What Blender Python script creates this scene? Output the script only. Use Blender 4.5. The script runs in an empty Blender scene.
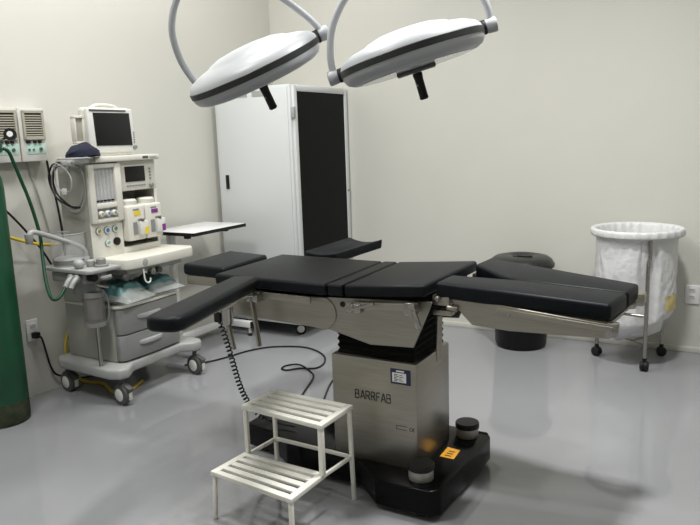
import bpy, bmesh, math, random
from mathutils import Vector, Matrix, noise
random.seed(4)
SC = bpy.context.scene
COL = SC.collection
R = math.radians
PI = math.pi

# ------------------------------------------------------------------ materials
def mat(name, col, rough=.5, metal=0.0, var=.04, scale=12, stretch=(1, 1, 1), spec=.5, alpha=1, trans=0, coat=0, bump=0, bscale=60, ior=1.5):
    m = bpy.data.materials.new(name)
    m.use_nodes = True
    nt = m.node_tree
    b = nt.nodes['Principled BSDF']
    tc = nt.nodes.new('ShaderNodeTexCoord')
    mp = nt.nodes.new('ShaderNodeMapping')
    mp.inputs['Scale'].default_value = stretch
    nz = nt.nodes.new('ShaderNodeTexNoise')
    nz.inputs['Scale'].default_value = scale
    nz.inputs['Detail'].default_value = 4
    nt.links.new(tc.outputs['Object'], mp.inputs['Vector'])
    nt.links.new(mp.outputs['Vector'], nz.inputs['Vector'])
    rp = nt.nodes.new('ShaderNodeValToRGB')
    rp.color_ramp.elements[0].position = .3
    rp.color_ramp.elements[1].position = .7
    rp.color_ramp.elements[0].color = tuple(c * (1 - var) for c in col) + (1,)
    rp.color_ramp.elements[1].color = tuple(min(1, c * (1 + var)) for c in col) + (1,)
    nt.links.new(nz.outputs['Fac'], rp.inputs['Fac'])
    nt.links.new(rp.outputs['Color'], b.inputs['Base Color'])
    b.inputs['Roughness'].default_value = rough
    b.inputs['Metallic'].default_value = metal
    b.inputs['Specular IOR Level'].default_value = spec
    b.inputs['IOR'].default_value = ior
    b.inputs['Alpha'].default_value = alpha
    b.inputs['Transmission Weight'].default_value = trans
    b.inputs['Coat Weight'].default_value = coat
    if bump:
        n2 = nt.nodes.new('ShaderNodeTexNoise')
        n2.inputs['Scale'].default_value = bscale
        n2.inputs['Detail'].default_value = 5
        nt.links.new(mp.outputs['Vector'], n2.inputs['Vector'])
        bp = nt.nodes.new('ShaderNodeBump')
        bp.inputs['Strength'].default_value = bump
        bp.inputs['Distance'].default_value = .01
        nt.links.new(n2.outputs['Fac'], bp.inputs['Height'])
        nt.links.new(bp.outputs['Normal'], b.inputs['Normal'])
    return m

M = {}
M['wall'] = mat('painted_wall', (.615, .61, .555), .6, var=.012, scale=3, bump=.04, bscale=200)
M['ceiling'] = mat('ceiling_paint', (.72, .71, .67), .8, var=.01)
M['skirt'] = mat('skirting_paint', (.60, .595, .54), .45, var=.02)
M['floor'] = mat('grey_epoxy_floor', (.275, .28, .293), .055, var=.03, scale=1.6, bump=.006, bscale=2.5)
M['leather'] = mat('black_upholstery', (.0055, .0072, .0092), .46, spec=.17, var=.12, scale=30, bump=.08, bscale=260)
M['steel'] = mat('brushed_steel', (.37, .35, .305), .36, metal=.92, var=.07, scale=9, stretch=(1, 1, 26))
M['chrome'] = mat('polished_steel', (.38, .37, .34), .25, metal=1, var=.03)
M['foot_steel'] = mat('satin_steel', (.42, .41, .38), .45, metal=.6, var=.05)
M['black'] = mat('black_plastic', (.008, .008, .009), .4, var=.1, spec=.3)
M['blackgloss'] = mat('black_gloss_cover', (.003, .003, .0035), .22, var=.1, spec=.12)
M['rubber'] = mat('black_rubber', (.011, .011, .012), .6, var=.1, spec=.3)
M['bellows'] = mat('black_bellows', (.006, .006, .006), .85, var=.1, spec=.12)
M['stoolwhite'] = mat('white_painted_steel', (.80, .79, .72), .35, var=.03)
M['white'] = mat('white_plastic', (.70, .70, .67), .35, var=.02)
M['cream'] = mat('cream_plastic', (.68, .67, .60), .38, var=.02)
M['mgrey'] = mat('light_grey_plastic', (.36, .37, .36), .42, var=.03)
M['bodygrey'] = mat('warm_grey_plastic', (.37, .37, .335), .42, var=.02)
M['frost'] = mat('frosted_flow_window', (.45, .45, .46), .25, var=.03)
M['mgrey2'] = mat('mid_grey_plastic', (.235, .24, .235), .42, var=.03)
M['dgrey'] = mat('dark_grey_plastic', (.075, .075, .075), .45, var=.05)
M['screen'] = mat('switched_off_screen', (.016, .017, .0165), .28, var=.05, spec=.2)
M['cabinet'] = mat('white_powder_coat', (.62, .645, .64), .38, var=.012, scale=3)
M['glassdoor'] = mat('dark_tinted_glass', (.004, .0045, .005), .2, var=.1, spec=.08)
M['slot'] = mat('vent_slot_grey', (.36, .37, .36), .6)
M['lampwhite'] = mat('lamp_white_enamel', (.40, .415, .43), .40, var=.01)
M['band'] = mat('lamp_grey_band', (.030, .032, .031), .38, var=.04, spec=.3)
M['lens'] = mat('lamp_lens', (.62, .64, .65), .15, var=.03)
M['tank'] = mat('green_tank_paint', (.005, .062, .026), .42, var=.2, scale=7)
M['rust'] = mat('worn_tank_foot', (.035, .045, .022), .75, var=.6, scale=22)
M['green_hose'] = mat('green_hose', (.006, .05, .022), .4, var=.08, spec=.3)
M['yellow_hose'] = mat('yellow_hose', (.62, .46, .03), .4, var=.06)
M['grey_hose'] = mat('grey_cable', (.40, .40, .38), .45, var=.05)
M['navy'] = mat('navy_cloth', (.006, .008, .024), .85, var=.2, scale=25, bump=.25, bscale=60)
M['beige'] = mat('beige_grille', (.38, .36, .29), .5, var=.04)
M['panelwhite'] = mat('panel_off_white', (.60, .60, .56), .42, var=.02)
M['mint'] = mat('mint_panel', (.42, .60, .53), .45, var=.03)
M['laminate'] = mat('white_laminate', (.74, .75, .75), .25, var=.015)
M['bin'] = mat('black_bin_plastic', (.006, .006, .008), .4, var=.1, spec=.25)
M['binlid'] = mat('charcoal_bin_lid', (.020, .020, .019), .36, var=.1, spec=.35)
M['bag'] = mat('white_bag_film', (.66, .665, .67), .4, var=.02, bump=.5, bscale=26)
M['stain'] = mat('bag_yellow_tag', (.62, .52, .22), .6, var=.2)
M['outlet'] = mat('outlet_white', (.78, .78, .77), .35, var=.01)
M['yellow'] = mat('yellow_label', (.80, .62, .03), .5, var=.05)
M['orange'] = mat('orange_warning_label', (.80, .38, .02), .45, var=.05)
M['purple'] = mat('purple_label', (.20, .03, .25), .5, var=.05)
M['navylabel'] = mat('navy_label', (.012, .016, .055), .4, var=.05)
M['paper'] = mat('label_white', (.72, .73, .73), .5, var=.02)
M['ink'] = mat('dark_ink', (.02, .02, .02), .5, var=.02)
M['pinkgrey'] = mat('absorbent_granules', (.42, .38, .36), .8, var=.12, scale=90)
M['teal'] = mat('teal_wrapping', (.07, .17, .17), .4, var=.3, scale=22, bump=.3, bscale=40)
M['clearbag'] = mat('clear_plastic_bag', (.50, .53, .515), .25, var=.1, scale=20, alpha=.5, bump=.6, bscale=30)
M['clear'] = mat('clear_plastic', (.80, .82, .82), .08, var=.01, alpha=.13)
M['smoke'] = mat('smoked_canister', (.30, .29, .28), .12, var=.03, alpha=.42)
M['gaugeblue'] = mat('gauge_blue', (.10, .22, .42), .4)
M['gaugegreen'] = mat('gauge_green', (.12, .28, .14), .4)
M['gaugeolive'] = mat('gauge_olive', (.38, .38, .12), .4)

# ------------------------------------------------------------------ mesh builder
def smooth_path(pts, n=6):
    P = [Vector(p) for p in pts]
    if len(P) < 3 or n < 2:
        return P
    out = []
    for i in range(len(P) - 1):
        a = P[i - 1] if i else P[0] * 2 - P[1]
        b, c = P[i], P[i + 1]
        d = P[i + 2] if i + 2 < len(P) else P[-1] * 2 - P[-2]
        for k in range(n):
            t = k / n
            out.append(.5 * ((2 * b) + (c - a) * t + (2 * a - 5 * b + 4 * c - d) * t * t + (3 * b - a - 3 * c + d) * t ** 3))
    out.append(P[-1])
    return out

ORG = {}
class MB:
    def __init__(s):
        s.bm = bmesh.new()
        s.T = Matrix.Identity(4)
    def add(s, co, faces):
        v = [s.bm.verts.new(s.T @ Vector(c)) for c in co]
        for f in faces:
            try:
                s.bm.faces.new([v[i] for i in f])
            except ValueError:
                pass
        return v
    def box(s, x0, x1, y0, y1, z0, z1):
        co = [(x, y, z) for z in (z0, z1) for y in (y0, y1) for x in (x0, x1)]
        s.add(co, [(0, 2, 3, 1), (4, 5, 7, 6), (0, 1, 5, 4), (2, 6, 7, 3), (0, 4, 6, 2), (1, 3, 7, 5)])
        return s
    def bar(s, p0, p1, w, h, up=(0, 0, 1)):
        p0, p1 = Vector(p0), Vector(p1)
        d = (p1 - p0).normalized()
        u = Vector(up)
        if abs(d.dot(u)) > .98:
            u = Vector((0, 1, 0))
        a = d.cross(u).normalized() * w / 2
        b = a.cross(d).normalized() * h / 2
        co = [p + i * a + j * b for p in (p0, p1) for i, j in ((-1, -1), (1, -1), (1, 1), (-1, 1))]
        s.add(co, [(3, 2, 1, 0), (4, 5, 6, 7), (0, 1, 5, 4), (1, 2, 6, 5), (2, 3, 7, 6), (3, 0, 4, 7)])
        return s
    def loft(s, rings, cap=True):
        n = len(rings[0])
        co = [c for r in rings for c in r]
        fs = []
        for i in range(len(rings) - 1):
            for k in range(n):
                fs.append((i * n + k, i * n + (k + 1) % n, (i + 1) * n + (k + 1) % n, (i + 1) * n + k))
        if cap:
            fs.append(tuple(reversed(range(n))))
            fs.append(tuple((len(rings) - 1) * n + k for k in range(n)))
        s.add(co, fs)
        return s
    def cyl(s, p0, p1, r0, r1=None, n=20):
        p0, p1 = Vector(p0), Vector(p1)
        r1 = r0 if r1 is None else r1
        d = (p1 - p0).normalized()
        u = Vector((1, 0, 0)) if abs(d.x) < .8 else Vector((0, 1, 0))
        a = d.cross(u).normalized()
        b = d.cross(a).normalized()
        rings = [[p + (a * math.cos(2 * PI * k / n) + b * math.sin(2 * PI * k / n)) * r for k in range(n)] for p, r in ((p0, r0), (p1, r1))]
        return s.loft(rings)
    def tube(s, pts, r, n=8, sm=6):
        P = smooth_path(pts, sm)
        t0 = (P[1] - P[0]).normalized()
        u = Vector((0, 0, 1)) if abs(t0.z) < .9 else Vector((1, 0, 0))
        a = t0.cross(u).normalized()
        rings = []
        for i, p in enumerate(P):
            t = (P[min(i + 1, len(P) - 1)] - P[max(i - 1, 0)]).normalized()
            a = (a - t * a.dot(t)).normalized()
            b = t.cross(a)
            rings.append([p + (a * math.cos(2 * PI * k / n) + b * math.sin(2 * PI * k / n)) * r for k in range(n)])
        return s.loft(rings)
    def lathe(s, prof, c=(0, 0, 0), n=40, axis=(0, 0, 1)):
        c = Vector(c)
        ax = Vector(axis).normalized()
        u = Vector((1, 0, 0)) if abs(ax.x) < .8 else Vector((0, 1, 0))
        a = (u - ax * u.dot(ax)).normalized()
        b = ax.cross(a)
        rings = [[c + ax * z + (a * math.cos(2 * PI * k / n) + b * math.sin(2 * PI * k / n)) * max(r, 1e-4) for k in range(n)] for r, z in prof]
        return s.loft(rings)
    def prism(s, poly, ax, lo, hi):
        def p3(q, t):
            return {'x': (t, q[0], q[1]), 'y': (q[0], t, q[1]), 'z': (q[0], q[1], t)}[ax]
        return s.loft([[p3(q, lo) for q in poly], [p3(q, hi) for q in poly]])
    def slab(s, top, th):
        return s.loft([[(x, y, z - th) for x, y, z in top], [tuple(t) for t in top]])
    def ball(s, c, rx, ry=None, rz=None, n=20, m=12):
        ry = rx if ry is None else ry
        rz = rx if rz is None else rz
        rings = []
        for i in range(m + 1):
            t = -PI / 2 + PI * i / m
            cr = max(math.cos(t), 1e-3)
            rings.append([(c[0] + rx * cr * math.cos(2 * PI * k / n), c[1] + ry * cr * math.sin(2 * PI * k / n), c[2] + rz * math.sin(t)) for k in range(n)])
        return s.loft(rings)
    def bevel(s, off, seg=2, ang=30):
        bmesh.ops.recalc_face_normals(s.bm, faces=s.bm.faces)
        es = [e for e in s.bm.edges if len(e.link_faces) == 2 and e.calc_face_angle(0) > R(ang)]
        bmesh.ops.bevel(s.bm, geom=es, offset=off, segments=seg, affect='EDGES', clamp_overlap=True, profile=.5)
        return s
    def build(s, name, m, parent=None, bev=0, seg=2, sharp=38):
        if bev:
            s.bevel(bev, seg)
        bmesh.ops.recalc_face_normals(s.bm, faces=s.bm.faces)
        org = ORG.get(parent.name if parent else None)
        if org is None:
            xs = [v.co for v in s.bm.verts]
            org = Vector(((min(v.x for v in xs) + max(v.x for v in xs)) / 2, (min(v.y for v in xs) + max(v.y for v in xs)) / 2, min(v.z for v in xs)))
        for v in s.bm.verts:
            v.co -= org
        me = bpy.data.meshes.new(name)
        s.bm.to_mesh(me)
        s.bm.free()
        for p in me.polygons:
            p.use_smooth = True
        me.set_sharp_from_angle(angle=R(sharp))
        me.materials.append(M[m] if isinstance(m, str) else m)
        o = bpy.data.objects.new(name, me)
        COL.objects.link(o)
        if parent:
            o.parent = parent
        else:
            o.location = org
        ORG[o.name] = org
        return o

def tag(o, label, cat, group=None):
    o['label'] = label
    o['category'] = cat
    if group:
        o['group'] = group
    return o
def thing(name, label, cat, loc, group=None):
    o = bpy.data.objects.new(name, None)
    o.empty_display_size = .1
    COL.objects.link(o)
    o.location = loc
    ORG[o.name] = Vector(loc)
    return tag(o, label, cat, group)
def struct(name, mb, m, bev=0):
    o = mb.build(name, m, None, bev)
    o['kind'] = 'structure'
    return o
def dup(root, delta, label, group=None):
    r = root.copy()
    COL.objects.link(r)
    r.location = root.location + Vector(delta)
    r['label'] = label
    if group:
        r['group'] = group
    def kids(src, dst):
        for ch in list(src.children):
            c = ch.copy()
            COL.objects.link(c)
            c.parent = dst
            kids(ch, c)
    kids(root, r)
    return r
def B(*a):
    return MB().box(*a)

# ------------------------------------------------------------------ camera
cam_d = bpy.data.cameras.new('camera')
cam = bpy.data.objects.new('camera', cam_d)
COL.objects.link(cam)
SC.camera = cam
pit, rol, yaw = R(10.17), R(-1.96), R(-29.95)
fwd = Vector((math.sin(yaw) * math.cos(pit), math.cos(yaw) * math.cos(pit), -math.sin(pit)))
rgt = Vector((math.cos(yaw), -math.sin(yaw), 0))
upv = rgt.cross(fwd)
r2 = rgt * math.cos(rol) + upv * math.sin(rol)
u2 = -rgt * math.sin(rol) + upv * math.cos(rol)
mw = Matrix((r2, u2, -fwd)).transposed().to_4x4()
mw.translation = Vector((0, 0, 1.36))
cam.matrix_world = mw
cam_d.sensor_width = 36
cam_d.lens = 36.0
cam_d.clip_start = .05

# ------------------------------------------------------------------ room
XL, XR, YB, YF, ZC = -3.40, 2.6, 4.57, -1.6, 3.3
struct('floor', B(XL - .4, XR + .1, YF - .1, YB + .1, -.1, 0), 'floor')
struct('ceiling', B(XL - .4, XR + .1, YF - .1, YB + .1, ZC, ZC + .1), 'ceiling')
struct('wall_back', B(XL - .2, XR + .1, YB, YB + .1, 0, ZC), 'wall')
LWX = lambda y: -3.4 + .06 * (y - 2.4)
struct('wall_left', MB().prism([(LWX(YF), YF), (LWX(YB), YB), (LWX(YB) - .15, YB), (LWX(YF) - .15, YF)], 'z', 0, ZC), 'wall')
struct('wall_right', B(XR, XR + .1, YF, YB, 0, ZC), 'wall')
struct('wall_front', B(XL - .4, XR + .1, YF - .1, YF, 0, ZC), 'wall')
struct('baseboard_back', B(XL + .14, XR, YB - .010, YB, 0, .035), 'skirt', .003)

# ------------------------------------------------------------------ operating table
TABLE_SHIFT = .010
T = thing('operating_table', 'black padded surgical table on a polished steel pedestal with a glossy black floor base', 'operating table', (-1.21, 2.38, 0))
base = MB().prism([(-1.90, 2.31), (-1.72, 2.29), (-1.62, 2.215), (-1.26, 2.20), (-1.145, 2.10), (-.93, 2.10), (-.90, 2.13), (-.885, 2.63), (-.91, 2.67), (-1.15, 2.67), (-1.29, 2.60), (-1.62, 2.59), (-1.72, 2.56), (-1.90, 2.55)], 'z', .022, .122).build('base', 'blackgloss', T, .006, 2)
for x, y in ((-1.83, 2.36), (-1.83, 2.5), (-.98, 2.16), (-.95, 2.60)):
    MB().cyl((x, y, 0), (x, y, .03), .03).build('base_foot', 'rubber', T)
for x, y in ((-.998, 2.183), (-.975, 2.603)):
    k = MB().lathe([(.046, .122), (.046, .160)], (x, y, 0), 32).build('leveling_foot', 'foot_steel', T, .002)
    MB().lathe([(.047, .160), (.049, .162), (.049, .178), (.046, .183), (0, .184)], (x, y, 0), 32).build('foot_cap', 'black', k)
w = MB().prism([(-1.003, 2.372), (-.945, 2.372), (-.950, 2.455), (-1.006, 2.462)], 'z', .1222, .1236).build('warning_label', 'orange', T)
w['label'] = 'orange warning label'
for y0 in (2.385, 2.405, 2.425):
    B(-.988, -.962, y0, y0 + .008, .1236, .1242).build('label_mark', 'ink', w)
ped = B(-1.39, -1.03, 2.225, 2.545, .12, .535).build('pedestal_cover', 'steel', T, .004, 2)
bl = MB()
rings = []
for i in range(15):
    z = .53 + i * .0125
    e = .003 if i % 2 else -.003
    x0, x1, y0, y1 = -1.368 - e, -1.048 + e, 2.246 - e, 2.524 + e
    rings.append([(x0, y0, z), (x1, y0, z), (x1, y1, z), (x0, y1, z)])
bl.loft(rings).build('bellows', 'bellows', T, sharp=10)
# lettering on the pedestal, drawn as strokes
def strokes(lines, x0, z0, sx, sz, y, t):
    b = MB()
    for ln in lines:
        for (a, c) in zip(ln[:-1], ln[1:]):
            b.bar((x0 + a[0] * sx, y, z0 + a[1] * sz), (x0 + c[0] * sx, y, z0 + c[1] * sz), .0012, t, up=(0, 0, 1))
    return b
GL = {
 'B': [[(0, 0), (0, 1)], [(0, 1), (.5, 1), (.62, .88), (.62, .66), (.5, .54), (0, .54)], [(.5, .54), (.68, .42), (.68, .12), (.55, 0), (0, 0)]],
 'A': [[(0, 0), (.34, 1), (.42, 1), (.76, 0)], [(.2, .3), (.5, .3)]],
 'R': [[(0, 0), (0, 1)], [(0, 1), (.5, 1), (.64, .86), (.64, .62), (.5, .48), (0, .48)], [(.36, .48), (.68, 0)]],
 'F': [[(0, 0), (0, 1), (.58, 1)], [(0, .52), (.48, .52)]],
}
lets = []
cx = 0
for ch, wd in zip('BARRFAB', (.98, .98, .98, .98, .82, .98, .7)):
    for ln in GL[ch]:
        lets.append([(cx + p[0], p[1]) for p in ln])
    cx += wd
sx = .152 / cx
s_ = strokes(lets, -1.288, .371, sx, .033, 2.2243, .0042)
s_.build('lettering', 'ink', ped)
lb = B(-1.134, -1.052, 2.2235, 2.225, .452, .511).build('serial_label', 'navylabel', ped)
B(-1.127, -1.070, 2.2228, 2.2236, .460, .496).build('label_field', 'paper', lb)
mk = MB()
for i in range(5):
    mk.box(-1.119, -1.112 + [.006, .011, .004, .012, .008][i], 2.2222, 2.2229, .464 + i * .006, .4665 + i * .006)
for i in range(4):
    mk.box(-1.098, -1.092 + [.010, .004, .011, .007][i], 2.2222, 2.2229, .466 + i * .007, .468 + i * .007)
mk.build('label_mark', 'ink', lb)
B(-1.110, -1.078, 2.2222, 2.2236, .5005, .5055).build('label_title', 'paper', lb)
ce = MB()
GC = [[[(.6, 1), (.3, 1), (0, .75), (0, .25), (.3, 0), (.6, 0)]], [[(1.4, 1), (1.1, 1), (.8, .75), (.8, .25), (1.1, 0), (1.4, 0)], [(.8, .5), (1.2, .5)]]]
for g in GC:
    ce2 = strokes(g, -1.060, .275, .014, .012, 2.2243, .002)
    tmp = bpy.data.meshes.new('tmp')
    ce2.bm.to_mesh(tmp); ce2.bm.free()
    ce.bm.from_mesh(tmp)
    bpy.data.meshes.remove(tmp)
ce.box(-1.115, -1.072, 2.2238, 2.2248, .274, .2755).box(-1.115, -1.072, 2.2238, 2.2248, .2885, .290).box(-1.1150, -1.1135, 2.2238, 2.2248, .274, .290)
ce.build('approval_mark', 'ink', ped)

# steel frame
seat_poly = [(-1.44, .762), (-1.43, .648), (-1.36, .632), (-1.205, .597), (-1.03, .606), (-.965, .755), (-.955, .782)]
back_poly = [(-1.86, .762), (-1.86, .655), (-1.46, .640), (-1.3983, 0.6342), (-1.3786, 0.6437), (-1.3627, 0.6579), (-1.3519, 0.6755), (-1.3472, 0.6951), (-1.3488, 0.7152), (-1.3568, 0.7339), (-1.3703, 0.7499), (-1.3884, 0.7618)]
for y in (2.205, 2.655):
    p = MB().prism(seat_poly, 'y', y, y + .008).build('seat_side_plate', 'steel', T, .0015, 1)
    if y < 2.4:
        MB().cyl((-1.318, y - .003, .742), (-1.318, y + .001, .742), .011).build('pivot_hole', 'black', p)
    MB().prism(back_poly, 'y', y - .005 if y < 2.4 else y + .008, y if y < 2.4 else y + .013).build('back_side_plate', 'steel', T, .0015, 1)
B(-1.86, -1.40, 2.222, 2.646, .70, .758).build('back_frame', 'bellows', T, .004)
MB().slab([(-1.385, 2.214, .770), (-.99, 2.214, .795), (-.99, 2.654, .795), (-1.385, 2.654, .770)], .085).build('seat_frame', 'bellows', T, .004)
MB().slab([(-2.215, 2.335, .768), (-1.93, 2.335, .768), (-1.93, 2.685, .768), (-2.215, 2.685, .768)], .042).build('head_plate', 'steel', T, .004)
# cushions
def cushion(name, top, th=.052, bev=.014, parent=T):
    return MB().slab(top, th).build(name, 'leather', parent, bev, 4, 60)
cushion('head_cushion', [(-2.225, 2.325, .822), (-1.965, 2.30, .822), (-1.99, 2.655, .822), (-2.255, 2.70, .822)])
cushion('back_cushion', [(-1.925, 2.19, .820), (-1.375, 2.178, .820), (-1.392, 2.692, .820), (-1.945, 2.708, .820)], .047)
cushion('lumbar_cushion', [(-1.371, 2.18, .820), (-1.304, 2.182, .821), (-1.323, 2.694, .821), (-1.388, 2.692, .820)], .045, .010)
cushion('seat_cushion', [(-1.299, 2.182, .821), (-.972, 2.180, .846), (-.965, 2.705, .844), (-1.318, 2.695, .821)], .045, .012)
cushion('leg_cushion', [(-.955, 2.235, .848), (-.378, 2.302, .802), (-.356, 2.500, .802), (-.72, 2.452, .831), (-.80, 2.425, .837), (-.952, 2.380, .848)], .058, .013)
cushion('leg_cushion', [(-.945, 2.62, .847), (-.80, 2.486, .836), (-.72, 2.462, .831), (-.354, 2.510, .802), (-.340, 2.665, .802), (-.935, 2.775, .847)], .058, .013)
# rails
def rail(x0, z0, x1, z1, y):
    r = MB().bar((x0, y, z0), (x1, y, z1), .010, .026).build('side_rail', 'steel', T, .003)
    for t in (.08, .92):
        xx, zz = x0 + (x1 - x0) * t, z0 + (z1 - z0) * t
        yy = 2.208 if y < 2.4 else 2.66
        MB().cyl((xx, y, zz), (xx, yy, zz), .007, n=12).build('rail_spacer', 'steel', r)
    return r
rail(-1.84, .757, -1.435, .755, 2.165)
rail(-1.285, .748, -1.02, .765, 2.172)
rail(-1.84, .757, -1.435, .755, 2.70)
rail(-1.325, .748, -1.02, .765, 2.70)
# clamps on the seat rail
c = B(-1.262, -1.212, 2.150, 2.185, .728, .762).build('rail_clamp', 'chrome', T, .006)
MB().bar((-1.27, 2.145, .734), (-1.150, 2.14, .774), .012, .012).build('clamp_lever', 'chrome', c, .004)
MB().cyl((-1.25, 2.138, .742), (-1.25, 2.16, .742), .012).build('clamp_knob', 'chrome', c, .003)
c = B(-1.040, -.998, 2.150, 2.19, .738, .785).build('rail_clamp', 'chrome', T, .006)
MB().bar((-1.000, 2.14, .762), (-.975, 2.14, .700), .012, .022).build('clamp_lever', 'chrome', c, .005)
# hinge to the leg sections
for y in (2.24, 2.655):
    h = B(-.972, -.905, y, y + .05, .762, .798).build('leg_hinge', 'steel', T, .006)
    MB().cyl((-.945, y - .022, .790), (-.945, y + .055, .790), .009).build('hinge_pin', 'steel', h, .003)
    MB().cyl((-.918, y + .01, .757), (-.880, y + .012, .752), .011).build('hinge_knob', 'steel', h, .004)
    B(-.972, -.90, y + .004, y + .046, .725, .745).build('hinge_tie', 'steel', h, .004)
MB().cyl((-.952, 2.262, .72), (-.955, 2.262, .55), .011).build('gas_strut', 'steel', T)
# leg brackets
def bracket(y, sgn):
    p = MB().prism([(-.93, .796), (-.83, .698), (-.70, .690), (-.372, .700), (-.372, .746)], 'y', y, y + sgn * .008).build('leg_bracket', 'steel', T, .0015, 1)
    MB().bar((-.74, y - sgn * .006, .762), (-.362, y - sgn * .006, .733), .010, .017).build('bracket_strip', 'steel', p, .002)
    e = MB().prism([(-.385, .700), (-.350, .704), (-.345, .752), (-.385, .752)], 'y', y - sgn * .002, y + sgn * .030).build('bracket_end', 'chrome', p, .006)
    for x, z in ((-.70, .748), (-.43, .727), (-.91, .785)):
        MB().cyl((x, y - sgn * .004, z), (x, y + sgn * .004, z), .007, n=12).build('bracket_bolt', 'chrome', p)
    return p
bracket(2.262, 1)
bracket(2.70, -1)
MB().slab([(-.93, 2.265, .787), (-.375, 2.31, .742), (-.36, 2.495, .742), (-.93, 2.39, .787)], .012).build('leg_plate', 'steel', T, .003)
MB().slab([(-.93, 2.615, .787), (-.36, 2.515, .742), (-.345, 2.655, .742), (-.93, 2.765, .787)], .012).build('leg_plate', 'steel', T, .003)
MB().cyl((-.50, 2.54, .722), (-.310, 2.56, .708), .005, n=10).build('pull_rod', 'steel', T)
B(-.385, -.318, 2.640, 2.700, .722, .770).build('far_bracket_end', 'steel', T, .010)
# near arm board
def armboard(pts, th, name='arm_board'):
    return cushion(name, pts, th, .016)
a0, a1 = Vector((-1.722, 2.148, .835)), Vector((-1.552, 1.502, .838))
ax = (a1 - a0).normalized()
sd = Vector((0, 0, 1)).cross(ax).normalized()
top = []
hw = .062
for t, k in ((0, -1), (0, 1)):
    top.append(a0 + sd * hw * k)
top = [a0 - sd * hw * .9]
n_ = 10
L_ = (a1 - a0).length
for i in range(n_ + 1):
    ph = -PI / 2 + PI * i / n_
    d, e = math.cos(ph), math.sin(ph)
    rr = .06
    top.append(a0 + ax * (L_ - rr + rr * max(0, d) ** .6) + sd * hw * 1.0 * (math.copysign(abs(e) ** .6, e)))
top.append(a0 + sd * hw * .9)
arm = armboard([tuple(p) for p in top], .05)
pl = [a0 - sd * .045 + ax * .02, a1 - sd * .045 - ax * .06, a1 + sd * .045 - ax * .06, a0 + sd * .045 + ax * .02]
MB().slab([tuple(p - Vector((0, 0, .051))) for p in pl], .006).build('arm_plate', 'steel', arm, .002)
B(-1.715, -1.655, 2.120, 2.178, .735, .772).build('arm_clamp', 'chrome', arm, .005)
MB().bar((-1.690, 2.128, .775), (-1.655, 2.12, .560), .022, .010, up=(1, 0, 0)).build('clamp_bar', 'steel', arm, .003)
MB().tube([(-1.672, 2.125, .770), (-1.70, 2.115, .775), (-1.75, 2.108, .745), (-1.79, 2.108, .715), (-1.825, 2.11, .705)], .008).build('support_tube', 'chrome', arm)
MB().tube([(-1.660, 2.105, .768), (-1.70, 2.092, .762), (-1.75, 2.09, .728), (-1.80, 2.098, .700)], .006).build('support_tube', 'chrome', arm)
cl = MB().lathe([(.020, .635), (.024, .645), (.024, .695), (.026, .70), (.026, .712), (.018, .716)], (-1.805, 2.115, 0), 20).build('post_collar', 'chrome', arm)
MB().bar((-1.803, 2.115, .645), (-1.775, 2.11, .535), .018, .012, up=(1, 0, 0)).build('post_rod', 'steel', arm, .003)
MB().box(-1.865, -1.83, 2.10, 2.125, .640, .712).bevel(.006).build('hand_control', 'black', arm)
MB().cyl((-1.86, 2.11, .70), (-1.815, 2.112, .695), .016).build('post_knob', 'chrome', arm, .004)
# coiled cord of the hand control
path = smooth_path([(-1.848, 2.112, .645), (-1.838, 2.13, .58), (-1.836, 2.16, .48), (-1.834, 2.20, .345), (-1.826, 2.24, .255), (-1.800, 2.29, .178), (-1.745, 2.33, .142), (-1.66, 2.34, .136)], 60)
cp = []
Lc = 0
for i in range(len(path) - 1):
    p, q = path[i], path[i + 1]
    t = (q - p).normalized()
    a = t.cross(Vector((0, 1, 0))).normalized()
    b = t.cross(a)
    Lc += (q - p).length
    ang = 2 * PI * Lc / .0125
    rr = .011 if i > 14 else .011 * i / 14
    cp.append(p + (a * math.cos(ang) + b * math.sin(ang)) * rr)
# resample finely enough for the turns
fine = []
Lc = 0
for i in range(len(path) - 1):
    for k in range(3):
        p = path[i].lerp(path[i + 1], k / 3)
        t = (path[i + 1] - path[i]).normalized()
        a = t.cross(Vector((0, 1, 0))).normalized()
        b = t.cross(a)
        Lc += (path[i + 1] - path[i]).length / 3
        ang = 2 * PI * Lc / .019
        rr = .0095 * max(0, min(1, (330 - i) / 30)) * min(1, (i + k / 3) / 24)
        fine.append(p + (a * math.cos(ang) + b * math.sin(ang)) * rr)
MB().tube(fine, .0034, 6, 1).build('coiled_cord', 'black', T)
# far arm board: a gutter with raised edges
g0, g1 = Vector((-1.805, 2.81, .812)), Vector((-1.755, 3.205, .818))
ax = (g1 - g0).normalized()
sd = Vector((0, 0, 1)).cross(ax).normalized()
rings = []
for t in (0, .02, .06, .3, .6, .9, .97, 1):
    c0 = g0.lerp(g1, t)
    hwid = .098 + .008 * t - (.03 if t in (0,) else (.010 if t == .02 else 0))
    ring = []
    for i in range(9):
        e = -1 + 2 * i / 8
        ring.append(c0 + sd * hwid * e + Vector((0, 0, .020 * e * e * (0.3 + .7 * t) - .004)))
    for i in range(8, -1, -1):
        e = -1 + 2 * i / 8
        ring.append(c0 + sd * (hwid - .006) * e + Vector((0, 0, .018 * e * e * (.3 + .7 * t) - .048)))
    rings.append(ring)
arm2 = MB().loft(rings).build('arm_board', 'leather', T, .006, 2, 50)
B(-1.76, -1.70, 2.67, 2.72, -.0 + .735, .775).build('arm_clamp', 'chrome', arm2, .004)
MB().bar((-1.745, 2.70, .757), (-1.765, 3.10, .764), .05, .008).build('arm_plate', 'steel', arm2, .002)

T.location.x += TABLE_SHIFT
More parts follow.
